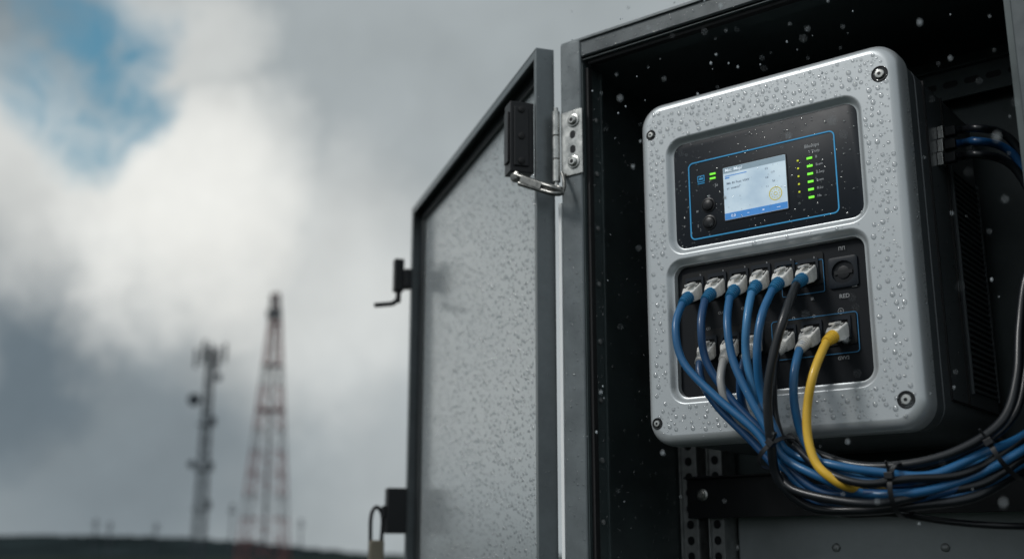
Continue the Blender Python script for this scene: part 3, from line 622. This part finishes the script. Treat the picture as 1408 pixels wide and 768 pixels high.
for z in (H1*.25,H1*.42,H1*.62):
    bm=bmesh.new(); box(bm,-1.1,1.1,-.8,.8,z,z+.12); box(bm,.7,1.2,-.4,.3,z+.1,z+1.1); obj('platform',bm,M['towg'],t)
b0=wp(362,762,210); b0.z=0; H2=wp(379,403,210).z
t=thing('lattice_tower','tall tapering red and white lattice tower on the horizon','tower',b0,world=True); ORG[t.name]=Vector((0,0,0))
bm=bmesh.new(); lattice(bm,H2*.88,8.2,2.0,11,.28,lambda f:1 if (f*7)%2>1 else 0,.14); obj('tower_lattice',bm,[M['towr'],M['toww']],t)
bmx=bmesh.new(); lattice(bmx,H2*.12,2.0,1.0,4,.26,tb=.14); bmx.transform(Matrix.Translation((0,0,H2*.88))); obj('tower_top',bmx,M['towr'],t)
for z in (H2*.55,H2*.72,H2*.88):
    w=8.2+(2-8.2)*(z/H2/.88); bm=bmesh.new(); box(bm,-w/2-.2,w/2+.2,-w/2-.2,w/2+.2,z,z+.2); obj('platform',bm,M['towr'],t)
bm=bmesh.new(); beam(bm,(0,0,0),(0,0,H2*.9),.5); obj('cable_ladder',bm,M['towg'],t)
bm=bmesh.new(); box(bm,-1.4,1.4,-1.4,-.9,H2*.9,H2*.93); box(bm,-.9,-.4,-1.4,-.9,H2*.935,H2*.99); box(bm,.4,.9,-1.4,-.9,H2*.935,H2*.99); obj('antenna_cluster',bm,M['ant'],t)
for px,py,lab in ((128,712,'thin mast on the hill, leftmost of the small far masts'),(148,716,'thin mast on the hill, second from left of the small far masts'),(212,718,'thin far mast on the hill, just left of the telecom mast'),(316,690,'thin far mast between the telecom mast and the lattice tower'),(412,712,'thin far mast just right of the lattice tower')):
    b0=wp(px,762,420); b0.z=0; h_=wp(px,py,420).z; t=thing('far_mast',lab,'mast',b0,world=True); ORG[t.name]=Vector((0,0,0))
    bm=bmesh.new(); cyl(bm,(0,0,0),(0,0,h_),.40,.22,8); obj('pole',bm,M['towg'],t)
    bm=bmesh.new(); box(bm,-1.3,1.3,-.2,.2,h_*.82,h_*.86); box(bm,-.9,.9,-.2,.2,h_*.92,h_*.95); obj('cross_arm',bm,M['towg'],t)
# ------------------------------------------------------------ sun + world
SE,SA=R(44),R(-112)
sd=Vector((math.sin(SA)*math.cos(SE),math.cos(SA)*math.cos(SE),math.sin(SE)))
l=bpy.data.lights.new('sun','SUN'); l.energy=1.5; l.angle=R(14); l.color=(1,.985,.96); lo_=bpy.data.objects.new('sun',l); C.objects.link(lo_)
lo_.rotation_mode='QUATERNION'; lo_.rotation_quaternion=sd.to_track_quat('Z','Y')
w=bpy.data.worlds.new('World'); scn.world=w; w.use_nodes=True; nt=w.node_tree; N=nt.nodes; L=nt.links
for n_ in list(N): N.remove(n_)
out=N.new('ShaderNodeOutputWorld'); tc=N.new('ShaderNodeTexCoord')
def nz(scale,detail=6,rough=.55,vec=None,dist=0):
    n_=N.new('ShaderNodeTexNoise'); n_.inputs['Scale'].default_value=scale; n_.inputs['Detail'].default_value=detail; n_.inputs['Roughness'].default_value=rough; n_.inputs['Distortion'].default_value=dist
    L.new(vec or tc.outputs['Generated'],n_.inputs['Vector']); return n_
def vm(op,a,b=None):
    n_=N.new('ShaderNodeVectorMath'); n_.operation=op
    for i,v in enumerate((a,b)):
        if v is None: continue
        if isinstance(v,(tuple,Vector)): n_.inputs[i].default_value=tuple(v)
        else: L.new(v,n_.inputs[i])
    return n_
def mt(op,a,b):
    n_=N.new('ShaderNodeMath'); n_.operation=op; n_.use_clamp=False
    for i,v in enumerate((a,b)):
        if isinstance(v,(int,float)): n_.inputs[i].default_value=v
        else: L.new(v,n_.inputs[i])
    return n_.outputs[0]
def mr(v,a,b,c=0,d=1,sm=True):
    n_=N.new('ShaderNodeMapRange'); n_.interpolation_type='SMOOTHSTEP' if sm else 'LINEAR'
    L.new(v,n_.inputs[0]); n_.inputs[1].default_value=a; n_.inputs[2].default_value=b; n_.inputs[3].default_value=c; n_.inputs[4].default_value=d; return n_.outputs[0]
wn=nz(5.5,7,.58); sub=vm('SUBTRACT',wn.outputs['Color'],(.5,.5,.5)); sc=vm('SCALE',sub.outputs[0]); sc.inputs['Scale'].default_value=.18
wd=vm('NORMALIZE',vm('ADD',tc.outputs['Generated'],sc.outputs[0]).outputs[0]).outputs[0]
def blob(px,py,ri,ro,vec=None):
    d_=vm('DOT_PRODUCT',vec or wd,ray(px,py).normalized()).outputs['Value']; return mr(d_,math.cos(R(ro)),math.cos(R(ri)))
def mix(f,a,b):
    n_=N.new('ShaderNodeMix'); n_.data_type='RGBA'
    L.new(f,n_.inputs[0])
    for i,v in ((6,a),(7,b)):
        if isinstance(v,tuple): n_.inputs[i].default_value=(*v,1)
        else: L.new(v,n_.inputs[i])
    return n_.outputs[2]
sp=N.new('ShaderNodeSeparateXYZ'); L.new(tc.outputs['Generated'],sp.inputs[0])
col=mix(mr(sp.outputs[1],.5,-.6),(.36,.40,.415),(.50,.55,.58))  # sky made brighter behind the camera to light the cabinet front
col=mix(mt('MULTIPLY',blob(500,450,1,14),.6),col,(.46,.50,.515))
col=mix(mt('MULTIPLY',blob(200,740,1,11),.55),col,(.25,.29,.31))
f=mt('MAXIMUM',blob(20,450,1,9),mt('MULTIPLY',blob(150,600,1,10),.6))
col=mix(f,col,(.145,.185,.215))
f=mt('MAXIMUM',blob(255,290,.5,9),mt('MULTIPLY',blob(40,230,1,8),.65)); f=mt('MAXIMUM',f,mt('MULTIPLY',blob(410,380,1,9),.45)); f=mt('MAXIMUM',f,mt('MULTIPLY',blob(150,250,1,7),.8)); f=mt('MAXIMUM',f,mt('MULTIPLY',blob(240,60,.5,5),.5)); f=mt('MAXIMUM',f,mt('MULTIPLY',blob(-330,420,2,10),.8))  # last patch is out of view, added for sheen on the door
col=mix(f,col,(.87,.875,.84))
col=mix(mt('MULTIPLY',blob(-10,0,1,6),.8),col,(.15,.21,.25))
fn=nz(9,7,.55).outputs['Fac']
mul=N.new('ShaderNodeMix'); mul.data_type='RGBA'; mul.blend_type='MULTIPLY'; mul.inputs[0].default_value=1; L.new(col,mul.inputs[6])
g_=mr(fn,.3,.7,.90,1.08,False); cb=N.new('ShaderNodeCombineColor'); [L.new(g_,cb.inputs[i]) for i in range(3)]; L.new(cb.outputs[0],mul.inputs[7])
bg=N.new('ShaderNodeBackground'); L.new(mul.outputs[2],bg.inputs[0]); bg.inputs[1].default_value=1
sk=N.new('ShaderNodeTexSky'); sk.sky_type='NISHITA'; sk.sun_disc=False; sk.sun_elevation=SE; sk.sun_rotation=SA
tint=N.new('ShaderNodeMix'); tint.data_type='RGBA'; tint.blend_type='MULTIPLY'; tint.inputs[0].default_value=1; L.new(sk.outputs[0],tint.inputs[6]); tint.inputs[7].default_value=(.66,1.08,.95,1)
bg2=N.new('ShaderNodeBackground'); L.new(tint.outputs[2],bg2.inputs[0]); bg2.inputs[1].default_value=.11
hole=mt('MAXIMUM',blob(128,30,.3,4.0),mt('MULTIPLY',blob(95,165,.3,3.8),.85)); hole=mt('MAXIMUM',hole,mt('MULTIPLY',blob(165,130,.2,3.0),.85))
wisp=nz(24,8,.6,dist=.6).outputs['Fac']; hole=mt('MULTIPLY',hole,mr(wisp,.36,.64,1.0,.55))
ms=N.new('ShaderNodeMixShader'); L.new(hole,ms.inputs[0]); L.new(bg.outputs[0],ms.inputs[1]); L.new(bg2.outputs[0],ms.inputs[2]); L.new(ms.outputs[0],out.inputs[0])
